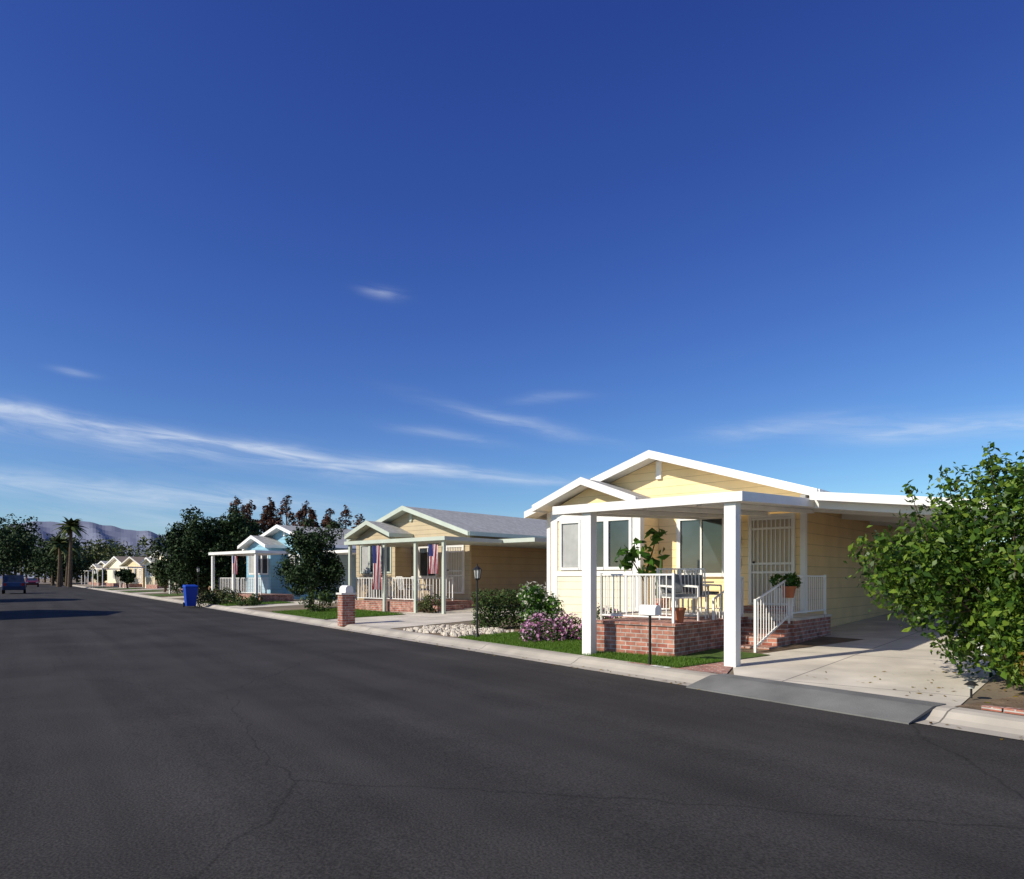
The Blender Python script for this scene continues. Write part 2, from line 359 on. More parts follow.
# ------------------------------------------------------------------ house parts
def window(P,xc,w,z0,z1,y,mull=1,curt=.4,trim='white',fw=.09):
    x0,x1=xc-w/2,xc+w/2
    P.box(x0-fw,x0,y-.06,y+.02,z0-fw,z1+fw,trim); P.box(x1,x1+fw,y-.06,y+.02,z0-fw,z1+fw,trim)
    P.box(x0,x1,y-.06,y+.02,z1,z1+fw,trim); P.box(x0,x1,y-.075,y+.02,z0-fw,z0,trim)
    P.poly([(x0,y-.012,z0),(x1,y-.012,z0),(x1,y-.012,z1),(x0,y-.012,z1)],'glass')
    if curt:
        cw=w*curt
        P.box(x0+.01,x0+cw,y-.016,y-.013,z0+.01,z1-.01,'curtain')
    for i in range(1,mull+1):
        xm=x0+w*i/(mull+1); P.box(xm-.02,xm+.02,y-.045,y+.01,z0,z1,trim)
def rail(P,a,b,z0,z1,m='white',sp=.125,za=None,zb=None,r=.0075):
    a=Vector(a); b=Vector(b); L=(b-a).length; n=max(2,int(L/sp)); za=za or (z0,z1); zb=zb or (z0,z1)
    def pt(t,k): q=a.lerp(b,t); return (q.x,q.y,za[k]*(1-t)+zb[k]*t)
    for i in range(n+1):
        t=i/n; e=(i in (0,n)); q0=pt(t,0); q1=pt(t,1)
        P.bar((q0[0],q0[1],q0[2]-(.1 if e else -.06)),(q1[0],q1[1],q1[2]+(.03 if e else 0)),.02 if e else r,m)
    for k,d in ((0,.06),(1,0)):
        q0=pt(0,k); q1=pt(1,k); P.bar((q0[0],q0[1],q0[2]+d),(q1[0],q1[1],q1[2]+d),.015,m)
def house(name,C,front,side,trim,W=7.2,L=16,ridge=4.66,eave=3.38,bay=True,detail=False,roof='shingle'):
    E=empty(name,(C.x,C.y,0),HROT)
    P=Part('walls',E)
    hw=W/2; sl=(ridge-eave)/(hw+.4)
    ew=eave-.14+.4*sl; rw=ridge-.14
    prof=[(-W,0),(0,0),(0,ew),(-hw,rw),(-W,ew)]
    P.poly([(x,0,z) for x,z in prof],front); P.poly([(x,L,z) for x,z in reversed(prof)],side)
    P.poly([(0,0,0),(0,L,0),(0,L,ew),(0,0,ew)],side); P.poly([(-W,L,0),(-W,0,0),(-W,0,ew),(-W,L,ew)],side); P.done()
    P=Part('roof',E); y0,y1=-.5,L+.4
    for sgn in (1,-1):
        f=lambda d:-hw+sgn*d
        t=[(f(0),ridge),(f(hw+.4),eave),(f(hw+.4),eave-.1),(f(0),ridge-.1)]
        if sgn>0: t=t[::-1]
        P.prism(t,y0,y1,roof)
    P.done()
    P=Part('fascia',E)
    for sgn in (1,-1):
        f=lambda d:-hw+sgn*d
        t=[(f(0),ridge+.02),(f(hw+.44),eave+.01),(f(hw+.44),eave-.17),(f(0),ridge-.18)]
        if sgn>0: t=t[::-1]
        P.prism(t,y0-.05,y0-.003,trim); 
        x0=f(hw+.403); x1=f(hw+.48); P.box(x0,x1,y0-.002,y1,eave-.16,eave+.005,trim)
        P.poly([(f(0),-.49,ridge-.13),(f(hw+.4),-.49,eave-.13),(f(hw+.4),0,eave-.13),(f(0),0,ridge-.13)],trim)
    P.box(-.09,.025,-.025,.09,0,ew-.02,trim if detail else front); P.box(-W-.025,-W+.09,-.025,.09,0,ew-.02,trim if detail else front)
    P.box(-hw-.07,-hw+.07,-.07,-.0,ridge-.65,ridge-.2,trim)
    P.done()
    if bay:
        wt=trim if detail else front
        P=Part('bay_window',E); bx0,bx1=-6.36,-3.63; bf=-.9; pc=-5.08
        P.prism([(bx0,0),(bx1,0),(bx1,3.32),(pc,3.86),(bx0,3.32)],bf,-.003,front)
        P.box(bx0-.02,bx0+.2,bf-.03,bf+.16,.1,3.3,wt); P.box(bx1-.2,bx1+.02,bf-.03,bf+.16,.1,3.3,wt)
        P.box(bx0+.2,bx1-.2,bf-.02,bf,.1,1.55,'cream' if detail else side)
        P.box(bx0+.2,bx1-.2,bf-.045,bf,3.02,3.3,wt); P.box(bx0+.2,bx1-.2,bf-.045,bf,1.55,1.68,wt)
        for xa,w in ((-5.72,.55),(-4.99,.66),(-4.22,.6)):
            window(P,xa,w,1.78,2.94,bf,0,.0 if xa>-5 else .95,trim,.075)
        P.done()
        P=Part('bay_roof',E)
        for sgn in (1,-1):
            f=lambda d:pc+sgn*d
            t=[(f(0),4.04),(f(1.55),3.44),(f(1.55),3.34),(f(0),3.94)]
            if sgn>0:t=t[::-1]
            P.prism(t,-1.32,.9,roof)
            t=[(f(0),4.06),(f(1.6),3.45),(f(1.6),3.27),(f(0),3.87)]
            if sgn>0:t=t[::-1]
            P.prism(t,-1.37,-1.323,trim)
            P.box(f(1.553),f(1.62),-1.32,-.003,3.28,3.445,trim)
            P.poly([(f(0),-1.31,3.86),(f(1.55),-1.31,3.32),(f(1.55),0,3.32),(f(0),0,3.86)],trim)
        P.done()
    return E
def sdoor(P,x0,x1,z0,z1,y,m='white',inner='screen'):
    P.box(x0-.07,x0,y-.07,y,z0,z1+.07,m); P.box(x1,x1+.07,y-.07,y,z0,z1+.07,m); P.box(x0,x1,y-.07,y,z1,z1+.07,m)
    P.box(x0,x1,y-.02,y,z0,z1,inner)
    for xa in np.linspace(x0+.05,x1-.05,9): P.box(xa-.012,xa+.012,y-.055,y-.035,z0+.04,z1-.03,m)
    for z in (z0+.03,z0+.75,z0+.95,z1-.25,z1-.03): P.box(x0,x1,y-.06,y-.03,z-.025,z+.025,m)
    P.cone((x0+.06,y-.11,z0+.98),(x0+.06,y-.05,z0+.98),.025,.025,'darkmetal')

# ============ main house
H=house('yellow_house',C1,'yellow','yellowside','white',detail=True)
P=Part('windows',H); window(P,-2.45,1.1,1.62,2.92,-.002,1,.0); P.done()
P=Part('door',H); sdoor(P,-1.18,-.27,.88,2.88,-.002)
P.box(-1.55,-1.47,-.1,-.0,2.3,2.48,'black'); P.box(-1.56,-1.46,-.03,-.0,1.75,1.95,'terra'); P.done()
P=Part('porch_canopy',H)
def sl(y): return 2.81+(y+5.75)*(.27/5.75)
def slab(x0,x1,y0,y1,f,th,m,dz=0):
    P.hexa([(x0,y0,f(y0)-th+dz),(x1,y0,f(y0)-th+dz),(x1,y1,f(y1)-th+dz),(x0,y1,f(y1)-th+dz)],[(x0,y0,f(y0)+dz),(x1,y0,f(y0)+dz),(x1,y1,f(y1)+dz),(x0,y1,f(y1)+dz)],m)
slab(-2.5,.98,-5.72,-.06,sl,.06,'white',-.02)
slab(-2.56,1.04,-5.79,-5.722,sl,.15,'white',.0)
slab(-2.56,-2.502,-5.72,-.06,sl,.15,'white'); slab(.982,1.04,-5.72,-.06,sl,.15,'white')
for x in (-1.75,-.8,.2): slab(x-.04,x+.04,-5.5,-.1,sl,.08,'white',-.085)
P.done(.004)
for x in (-1.855,.81):
    P=Part('porch_post',H); P.box(x-.095,x+.095,-5.715,-5.525,.02,2.72,'white'); P.done(.006)
P=Part('carport_roof',H)
def cz(x): return 3.20-(x)*(.47/3.75)
def cslab(x0,x1,y0,y1,th,m,dz=0):
    P.hexa([(x0,y0,cz(x0)-th+dz),(x1,y0,cz(x1)-th+dz),(x1,y1,cz(x1)-th+dz),(x0,y1,cz(x0)-th+dz)],[(x0,y0,cz(x0)+dz),(x1,y0,cz(x1)+dz),(x1,y1,cz(x1)+dz),(x0,y1,cz(x0)+dz)],m)
cslab(1.05,3.75,-2.8,-.0,.05,'white',-.02); cslab(.03,3.75,.002,10,.05,'white',-.02)
cslab(1.05,3.8,-2.86,-2.802,.15,'white'); cslab(3.752,3.82,-2.802,10,.15,'white')
cslab(1.05,3.75,-2.6,-2.5,.2,'white',-.08)
for y in (-.2,2.5,5,7.5): cslab(.05,3.7,y,y+.08,.16,'white2',-.075)
P.done()
P=Part('carport_posts',H)
for y in (-2.5,2.0,6.5): P.box(3.58,3.68,y-.05,y+.05,.1,2.6,'white')
P.done(.004)
P=Part('carport_shed',H); P.box(.6,3.5,9.7,11,.2,2.5,'tan2'); P.box(1.5,2.4,9.64,9.7,.5,2.4,'tan'); P.done()
P=Part('porch_base',H); F=.72
P.box(-2.05,-.4,-5.2,-2.2,.0,F-.05,'brick'); P.box(-3.4,.55,-2.198,-.004,.0,F-.05,'brick')
P.box(-2.08,-.37,-5.23,-2.202,F-.05,F,'brick'); P.box(-3.43,.58,-2.2,-.005,F-.049,F,'concrete')
P.box(-1.25,-.2,-.55,-.08,F+.002,.87,'brick')
for i in range(3):
    P.box(-.398,.5,-2.2-.38*(i+1),-2.201-.38*i,.05,F-.15*(i+1)-.03+.0,'brick')
P.done(.006)
P=Part('porch_railing',H)
rail(P,(-1.98,-5.05),(-.5,-5.05),F+.04,1.56); rail(P,(-1.98,-5.05),(-1.98,-2.2),F+.04,1.56)
rail(P,(-3.3,-2.1),(-2.0,-2.1),F+.04,1.56); rail(P,(.48,-2.15),(.48,-.15),F+.04,1.54)
rail(P,(.45,-3.85),(.45,-2.2),0,0,za=(.22,1.1),zb=(F,1.5)); rail(P,(-.45,-3.6),(-.45,-2.3),0,0,za=(.3,1.1),zb=(F,1.5))
P.done()
def hw(x,y,z): v=C1-A*x+B*y; return (v.x,v.y,z)
def pot(name,loc,r,h,plant=None,mm='leaf_mid',nl=500,ls=.08):
    E=empty(name,loc); P=Part('pot',E)
    P.cone((0,0,0),(0,0,h*.85),r*.68,r*.95,'terra',16); P.cone((0,0,h*.85),(0,0,h),r*1.08,r*1.1,'terra',16); P.cone((0,0,h),(0,0,h+.004),r*.9,r*.9,'soil',16)
    P.done()
    if plant: leaves('plant',E,plant,nl,ls,mm,.45)
    return E
pot('terracotta_pot',hw(-.52,-4.85,F),.13,.26)
pot('hanging_planter',hw(.47,-2.3,1.12),.14,.22,[(0,0,.32,.14),(.14,0,.3,.10),(-.2,.05,.33,.12),(.1,.1,.40,.08)],'leaf_fig',330,.09)
E=pot('potted_fig_tree',hw(-2.35,-2.9,.2),.25,.5,[(-.1,0,1.9,.28),(.25,0,2.18,.2),(-.38,.1,1.7,.22),(.1,-.1,1.5,.2),(.33,0,1.8,.16)],'leaf_fig',95,.26)
P=Part('stem',E); P.cone((0,0,.4),(.05,0,1.4),.035,.025,'bark'); P.cone((.05,0,1.4),(.25,0,2.1),.025,.01,'bark'); P.cone((.03,0,1.2),(-.3,.1,1.8),.02,.01,'bark'); P.done()
E=pot('potted_cactus',hw(-3.0,-1.0,F),.18,.3)
P=Part('cactus',E)
for dx,dy,h in ((0,0,1.25),(.08,.03,.85),(-.08,.02,.95),(.0,.09,.6)): P.cone((dx,dy,.3),(dx*1.4,dy*1.4,h),.05,.04,'leaf_mid',10); 
P.done(smooth=True)
def chair(loc,rz):
    E=empty('patio_chair',loc,rz); P=Part('frame',E)
    for x in (-.25,.25):
        P.bar((x,-.25,0),(x,-.25,.62),.013,'white'); P.bar((x,.25,0),(x,.25,.45),.013,'white'); P.bar((x,.25,.42),(x*.95,.36,.95),.013,'white')
        P.bar((x,-.25,.62),(x,.3,.64),.018,'white'); P.bar((x,-.25,.12),(x,.25,.12),.009,'white')
    P.bar((-.24,.36,.95),(.24,.36,.95),.014,'white'); P.bar((-.25,-.25,.42),(.25,-.25,.42),.013,'white')
    for i in range(7):
        x=-.2+i*.066; P.bar((x,.25,.44),(x,.355,.93),.009,'white'); P.bar((x,-.25,.425),(x,.25,.425),.011,'white')
    P.box(-.22,.22,-.22,.2,.44,.49,'cushion'); P.done()
    P=Part('back_cushion',E); P.hexa([(-.2,.19,.5),(.2,.19,.5),(.2,.24,.5),(-.2,.24,.5)],[(-.19,.285,.84),(.19,.285,.84),(.19,.325,.84),(-.19,.325,.84)],'cushion'); P.done(.015)
chair(hw(-.95,-3.4,F),HROT+R(200)); chair(hw(-1.6,-1.6,F),HROT+R(150)); chair(hw(-.85,-4.2,F),HROT+R(60))
E=empty('patio_table',hw(-1.35,-2.6,F)); P=Part('table',E); P.cone((0,0,.68),(0,0,.71),.4,.4,'white2',24); P.cone((0,0,0),(0,0,.68),.03,.03,'white2',10); P.cone((0,0,0),(0,0,.03),.25,.2,'white2',16); P.done()
def mailbox(name,x,y,z,hgt,rz):
    E=empty(name,(x,y,z),rz); P=Part('post',E); P.box(-.015,.015,-.015,.015,-.05,hgt,'black'); P.box(-.02,.02,-.1,.1,hgt,hgt+.015,'black'); P.done()
    P=Part('box',E); w=.07; prof=[(-w,0),(w,0),(w,.09)]+[(w*math.cos(a),.09+w*math.sin(a)) for a in np.linspace(.2,math.pi-.2,8)]+[(-w,.09)]
    prof=[(a,b+hgt+.016) for a,b in prof]; P.prism(prof,-.18,.18,'white'); P.box(w+.002,w+.012,-.1,-.08,hgt+.08,hgt+.2,'tail'); P.done()
mailbox('mailbox',2.19,11.3,.14,.76,HROT+R(75))
E=empty('brick_mailbox_pillar',(-4.98,21.4,.12),R(34)); P=Part('pillar',E); P.box(-.2,.2,-.2,.2,-.05,.88,'brick'); P.box(-.24,.24,-.24,.24,.88,.94,'white2'); P.done(.006)
P=Part('box',E); w=.12; prof=[(-w,0),(w,0),(w,.1)]+[(w*math.cos(a),.1+w*math.sin(a)) for a in np.linspace(.2,math.pi-.2,8)]+[(-w,.1)]
P.prism([(a,b+.941) for a,b in prof],-.26,.26,'white'); P.done()
P=Part('painted_kerb_number'); a=[st(.46,1.05),st(.59,1.05),st(.59,1.4),st(.46,1.4)]; P.poly([(v.x,v.y,.131) for v in a],'white')
P.poly([(v.x,v.y,.134) for v in (st(.49,1.18),st(.56,1.18),st(.56,1.21),st(.49,1.21))],'black'); P.poly([(v.x,v.y,.134) for v in (st(.49,1.26),st(.56,1.26),st(.56,1.29),st(.49,1.29))],'black'); P.done()
def lamppost(x,y,h=1.6):
    g=gz(x,y); E=empty('garden_lamp_post',(x,y,g)); P=Part('post',E); P.cone((0,0,0),(0,0,.12),.07,.04,'black',12); P.cone((0,0,.1),(0,0,h-.32),.025,.02,'black',10)
    P.cone((0,0,h-.32),(0,0,h-.28),.04,.08,'black',6); P.cone((0,0,h-.28),(0,0,h-.08),.06,.085,'lamp',6); P.cone((0,0,h-.08),(0,0,h),.11,.02,'black',6); P.cone((0,0,h),(0,0,h+.05),.015,.01,'black',6)
    for i in range(6):
        t=i*math.pi/3; P.bar((.07*math.cos(t),.07*math.sin(t),h-.28),(.095*math.cos(t),.095*math.sin(t),h-.08),.006,'black')
    P.done()
lamppost(-.79,16.2,1.65); lamppost(-17.2,39.0,2.0)
def shrub(name,x,y,cl,nl,ls,m,extra=None,asp=.5):
    E=empty(name,(x,y,gz(x,y))); P=Part('stems',E)
    for c in cl[:10]: P.cone((c[0]*.2,c[1]*.2,-.02),c[:3],.02,.008,'bark',5,False)
    P.done(); leaves('foliage',E,cl,nl,ls,m,asp)
    if extra: leaves('flowers',E,[(a,b,c+.03,r*1.06) for a,b,c,r in cl],extra[0],extra[1],extra[2],.8,shell=.9)
    return E
shrub('hedge',-.25,18.6,[(x*.2,x*.05+y*.25,.2+z*.22,.2) for x in range(-3,4) for y in (-1,0,1) for z in range(4)],7000,.06,'leaf_mid')
shrub('pink_flower_bush',.95,15.2,[(random.uniform(-.65,.7),random.uniform(-.3,.4),random.uniform(.1,.38),.2) for _ in range(18)],2400,.06,'leaf_mid',(1500,.05,'flower_pink'))
shrub('flowering_shrub',.62,16.6,crown((0,0,.65),(.45,.45,.5),18,.22),2400,.09,'leaf_fig',(420,.07,'flower_white'))
shrub('shrub',1.9,15.0,[(random.uniform(-.4,.4),random.uniform(-.3,.3),random.uniform(.1,.6),.2) for _ in range(10)],1200,.07,'leaf_mid',(300,.05,'flower_pink'))
P=Part('white_pebbles')
for _ in range(420):
    v=st(random.uniform(.7,2.4),random.uniform(7.8,10.6)); r=random.uniform(.03,.09); z=gz(v.x,v.y)+r*.4
    ring=[(v.x+r*math.cos(t)*random.uniform(.8,1.1),v.y+r*math.sin(t)*random.uniform(.8,1.1)) for t in np.linspace(0,5.2,6)]
    P.hexa([(a,b,z-r*.4) for a,b in ring],[(v.x+(a-v.x)*.6,v.y+(b-v.y)*.6,z+r*.6) for a,b in ring],'pebble')
P.done(smooth=True)
P=Part('brick_edging')
s=-3.2
while s>-12:
    a=st(.64,s); b=st(.74,s); c=st(.74,s-.19); d=st(.64,s-.19); z=.17+random.uniform(-.01,.01)
    P.hexa([(v.x,v.y,.1) for v in (a,d,c,b)],[(v.x,v.y,z) for v in (a,d,c,b)],'brick'); s-=.205
P.done(.006)
E=empty('garden_path_light',(5.16,8.0,.15)); P=Part('light',E); P.cone((0,0,0),(0,0,.11),.012,.012,'black'); P.cone((0,0,.11),(0,0,.15),.03,.045,'lamp',10); P.cone((0,0,.15),(0,0,.19),.075,.02,'black',10); P.done()
# citrus at right
E=empty('citrus_tree',(6.35,8.95,.15))
rj=lambda p: p[2]>1.78+max(0,p[0]+.85)*1.9
cl=crown((0,0,1.65),(1.72,1.5,1.25),120,.37,.3,rej=rj)+crown((.1,-.35,.85),(1.15,.85,.62),48,.32,.2)+crown((-.05,-.95,.45),(.7,.4,.42),30,.24,.2)+crown((.5,-.5,2.2),(.85,.7,.6),26,.32,.3)+[(-1.6,.3,1.65,.3),(-1.5,.2,1.3,.3),(-1.35,.0,.95,.26)]
T=Part('trunk',E)
for dx,dy in ((-.1,0),(.12,.08),(.02,-.12)): T.cone((dx*.5,dy*.5,-.1),(dx*3,dy*3,1.0),.06,.04,'bark')
for q in cl[:60]: 
    T.cone((q[0]*.2,q[1]*.2,random.uniform(.6,1.2)),q[:3],.015,.005,'bark',5,False)
for _ in range(40):
    t=random.uniform(0,6.28); e=random.uniform(.0,1.3); d=Vector((math.cos(t)*math.cos(e),math.sin(t)*math.cos(e),math.sin(e)))
    p=Vector((d.x*1.6,d.y*1.4,1.7+d.z*1.15)); q=p+d*.3+Vector((0,0,.08))
    if rj(p): continue
    T.cone(p,q,.008,.003,'bark',4,False)
    cl.append((*(p+d*.12),.14)); cl.append((*(q),.09))
for bx,bz,ex,ez in ((-1.3,1.8,-1.55,2.42),(-.45,2.3,-.6,2.82)):
    p=Vector((bx,-.3,bz)); q=Vector((ex,-.35,ez)); T.cone(p,q,.008,.003,'bark',4,False)
    for f in (.35,.6,.85,1): cl.append((*(p.lerp(q,f)),.10))
T.done(smooth=True)
leaves('crown',E,cl,38000,.085,'leaf_citrus',.5,.4,.25)
leaves('dry_foliage',E,crown((-.2,-1.25,.42),(.5,.3,.36),20,.15,.3),2600,.05,'leaf_dry',.4)
P=Part('fruit',E)
for q in random.sample([c for c in cl if c[1]<0 and c[3]>.2],12):
    c=Vector((q[0]-.05,q[1]-q[3]*.9,q[2]-.03)); r=.024
    rings=[(-1,.3),(-.6,.8),(0,1),(.6,.8),(1,.3)]
    for (z0,r0),(z1,r1) in zip(rings[:-1],rings[1:]): P.cone(c+Vector((0,0,z0*r)),c+Vector((0,0,z1*r)),r0*r,r1*r,'fruit',10)
P.done(smooth=True)

# ============ house 2
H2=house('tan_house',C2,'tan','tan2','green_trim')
P=Part('porch_canopy',H2)
P.box(-3.6,2.3,-3.6,-.55,2.84,2.98,'green_trim'); P.box(.05,3.9,-.54,9,2.85,3.0,'green_trim')
for x in (-3.4,-1.2,.6,2.1): P.box(x-.055,x+.055,-3.5,-3.39,.1,2.838,'green_trim')
P.done()
P=Part('openings',H2); sdoor(P,-1.25,-.35,.85,2.85,-.002); window(P,-2.5,1.0,1.6,2.8,-.002,1,0,'white2')
P.done()
P=Part('porch',H2); P.box(-3.4,.4,-3.3,-.004,0,.6,'brick'); P.box(.402,.9,-2.6,-1.2,.05,.45,'brick')
rail(P,(-3.3,-3.2),(.3,-3.2),.64,1.5,sp=.16,r=.012); rail(P,(.35,-3.2),(.35,-1.3),.64,1.5,sp=.16,r=.012); rail(P,(-3.3,-3.2),(-3.3,-1),.64,1.5,sp=.16,r=.012); P.done()
def h2w(C,x,y,z): v=C-A*x+B*y; return (v.x,v.y,z)
def flag(C,x,y,z,w=.6,h=1.1):
    E=empty('hanging_flag',h2w(C,x,y,z),HROT); P=Part('cloth',E); k=12
    for i in range(k):
        for j in range(6):
            q=[]
            for a,b in ((i,j),(i+1,j),(i+1,j+1),(i,j+1)):
                u=a/k; v=b/6; q.append(((u-.5)*w*(.75+.25*v),.06*math.sin(u*14+v*2)*(1.2-v*.5),(v-1)*h))
            P.poly(q,'flag',uv=[(a/k,b/6) for a,b in ((i,j),(i+1,j),(i+1,j+1),(i,j+1))])
    P.bar((-w/2,0,.02),(w/2,0,.02),.012,'black'); P.done(smooth=True)
flag(C2,-1.45,-3.66,2.75,.55,1.7); flag(C2,1.75,-3.66,2.7,.55,1.05); flag(C3,-2.2,-3.9,2.7,.5,1.0)
for x,y in ((-1.8,-1.8),(-.4,-2.2)): chair(h2w(C2,x,y,.6),HROT+R(170))
shrub('shrub',-3.0,26.0,crown((0,0,.3),(.5,.4,.3),10,.2),1000,.08,'leaf_olive')
shrub('shrub',-7.6,27.9,crown((0,0,.4),(.6,.5,.4),12,.25),1200,.09,'leaf_mid')
# ============ house 3
H3=house('blue_house',C3,'blue','blue2','white')
P=Part('porch',H3)
P.box(-5.4,-.2,-3.8,-1.4,2.82,2.97,'white')
for x in (-5.2,-2.8,-.4): P.box(x-.07,x+.07,-3.7,-3.56,.1,2.818,'white')
P.box(-5.2,-.4,-3.4,-1.4,0,.6,'brick'); rail(P,(-5.1,-3.3),(-.5,-3.3),.64,1.5,sp=.18,r=.016); rail(P,(-5.1,-3.3),(-5.1,-1.6),.64,1.5,sp=.18,r=.016)
P.box(.05,3.4,-.5,9,2.85,3.0,'white'); P.done()
P=Part('openings',H3); sdoor(P,-1.25,-.35,.8,2.8,-.002); window(P,-2.5,1.0,1.6,2.8,-.002); P.done()
# farther homes, each different
for s,n,fr,sd_,tr,nm,W_,rg,ev,by,px,rf in (
    (52,7,'palecream','tan2','white','cream_house',7.2,4.66,3.38,True,(-6.9,3.4),'shingle'),
    (70,8.5,'tan','tan2','white2','tan_house',7.0,4.4,3.3,False,(-3.5,3.0),'brownshingle'),
    (87,7.5,'cream','tan','white','cream_house',7.6,4.9,3.4,True,None,'shingle'),
    (103,6.0,'palecream','tan','white2','cream_house',6.4,4.5,3.3,False,(.2,3.2),'brownshingle'),
    (120,6.0,'cream','tan2','white','cream_house',8.4,5.0,3.3,False,(-6.0,-1.5),'brownshingle'),
    (139,5.5,'palecream','tan','white','cream_house',7.2,4.6,3.38,True,None,'shingle'),
    (157,6.0,'tan','tan2','white2','tan_house',7.2,4.4,3.38,False,(-4,0),'shingle')):
    c=st(n,s); hh=house(nm,c,fr,sd_,tr,W=W_,ridge=rg,eave=ev,bay=by,roof=rf)
    P=Part('porch',hh)
    if px:
        P.box(px[0],px[1],-3.2,-.55,2.85,3.0,tr)
        for x in np.linspace(px[0]+.2,px[1]-.2,3): P.box(x-.06,x+.06,-3.1,-2.98,.2,2.848,tr)
    P.box(-3.4,-.3,-2.0,-.01,.1,.7,'brick'); sdoor(P,-1.25,-.35,.8,2.8,-.002); window(P,-2.5,1.0,1.6,2.8,-.002)
    if not by: window(P,-5.2,1.6,1.5,2.8,-.002,1,.5)
    P.done(); driveway(c,-.02,-4.2,7,-.6)
for s in (22,44): house('cream_house',st(-26,s),'cream','tan','white')
# ------------------------------------------------------------------ trees
tree('round_tree',-8.5,30.3,3.7,(1.35,1.35,1.75),1.95,14000,.12,'leaf_dark',90,.36,.1,.4,zmin=.15)
shrub('low_shrub',-15.2,37.0,[(random.uniform(-.9,.9),random.uniform(-.5,.5),random.uniform(.15,.6),.3) for _ in range(18)],2000,.11,'leaf_olive')
shrub('low_shrub',-13.2,35.0,[(random.uniform(-.7,.7),random.uniform(-.5,.5),random.uniform(.1,.4),.25) for _ in range(14)],1500,.10,'leaf_mid')
tree('large_evergreen_tree',-21.6,50,6.6,(2.6,2.6,2.8),3.3,20000,.20,'leaf_dark',150,.58,.25,.4,zmin=.5)
tree('large_evergreen_tree',-19.6,50.5,6.6,(1.6,2.0,2.7),3.4,12000,.20,'leaf_dark',90,.52,.25,.4,zmin=.5)
tree('large_evergreen_tree',-24.2,53.5,5.4,(2.1,2.1,2.2),2.8,9000,.22,'leaf_dark',70,.6,.25,.4,zmin=.6)
tree('broadleaf_tree',-5.6,37.5,3.2,(1.1,1.3,1.2),1.8,4000,.18,'leaf_mid',30,.4,.1,zmin=.4)
for n_,s_,h in ((3.2,66,3.2),(3.4,96,2.6),(3.0,131,3.0)):
    v=st(n_,s_); tree('front_yard_tree',v.x,v.y,h,(h*.36,h*.36,h*.34),h*.6,2600,.25,random.choice(['leaf_mid','leaf_olive','leaf_dark']),26,h*.13,.1,.4,zmin=.5)
for x,d,h in ((-24.0,62,8.3),(-22.1,60,7.5),(-21.8,64,8.2),(-20.6,60,7.2),(-19.0,60,8.0),(-18.2,63,7.7),(-16.9,60,6.8),(-14.8,58,6.7),(-14.0,60,7.1),(-13.3,62,6.7),(-24.8,66,7.8),(-20.2,61,6.9),(-17.6,59,6.6),(-15.8,61,6.5),(-16.2,57,6.0)):
    E=empty('cypress_tree',(x,d,.45)); T=Part('trunk',E); T.cone((0,0,0),(0,0,h*.95),.16,.03,'bark',6)
    cl=[]
    for i in range(50):
        z=random.uniform(.05,1)**.7; r=1.25*(1-z)**.6+.06; tt=random.uniform(0,6.28); q=(math.cos(tt)*r*.8,math.sin(tt)*r*.8,z*h,r*.36+.12); cl.append(q)
        if i%4==0: T.cone((0,0,z*h*.85),q[:3],.04,.01,'bark',4,False)
    T.done()
    leaves('crown',E,cl,3000,.25,'leaf_red',.4,1.2)
def palm(x,y,h,r=2.2,nf=60):
    E=empty('palm_tree',(x,y,.4)); T=Part('trunk',E); T.cone((0,0,0),(.1,0,h*.5),.28,.2,'bark',8); T.cone((.1,0,h*.5),(.15,0,h),.2,.18,'bark',8); T.done()
    F_=Part('fronds',E)
    for i in range(nf):
        t=random.uniform(0,6.28); e=random.uniform(-.8,1.3); L=r*random.uniform(.7,1.1); prev=None
        for j in range(6):
            f=j/5; rr=L*f*math.cos(e*(1-.2*f)); z=h+L*f*math.sin(e)-f*f*L*.45; w=.28*math.sin(math.pi*min(f+.12,1))+.03
            c=Vector((.15+math.cos(t)*rr,math.sin(t)*rr,z)); sdv=Vector((-math.sin(t),math.cos(t),0))*w
            cur=(c-sdv-Vector((0,0,w*.6)),c,c+sdv-Vector((0,0,w*.6)))
            if prev: F_.poly([prev[0],prev[1],cur[1],cur[0]],'leaf_olive'); F_.poly([prev[1],prev[2],cur[2],cur[1]],'leaf_olive')
            prev=cur
    F_.done()
palm(-52.8,85,7.4,1.9,56); palm(-56.0,88,5.4,2.1,50); palm(-60,96,5.4,2.2,44)
def mass(name,pts,m,ls,nl,rc=1.6,tz=.4):
    E=empty(name,(0,0,0)); cl=[]; T=Part('trunks',E)
    for x,y,h,r in pts:
        T.cone((x,y,tz),(x,y,h*.6+tz),.25,.12,'bark',6)
        cl+=crown((x,y,h*.55+tz),(r,r,h*.36),int(10+r*5),rc*r/3.2*min(1,h/7),.4)
    T.done(); leaves('crowns',E,cl,nl,ls,m)
rv=random.uniform
def band(t0,t1,step,d0,d1,h0,h1,r0,r1):
    out=[]; t=t0
    while t<t1: d=rv(d0,d1); out.append((t*d,d,rv(h0,h1),rv(r0,r1))); t+=step
    return out
mass('distant_trees',band(-.73,-.675,.008,150,185,12,17,3.5,4.5),'leaf_dark',.7,11000)
mass('distant_trees',band(-.665,-.48,.009,150,185,6,11,3,4.5),'leaf_olive',.7,14000)
mass('roadside_trees',band(-.645,-.615,.012,98,106,5,7.5,2.2,3),'leaf_dark',.4,5000)
mass('distant_trees',band(-.45,-.13,.017,85,115,3.5,4.6,2.5,3.5),'leaf_dark',.5,12000)
mass('distant_trees',band(-.13,1.0,.024,60,80,3.0,4.0,2.5,3.5),'leaf_mid',.5,16000)
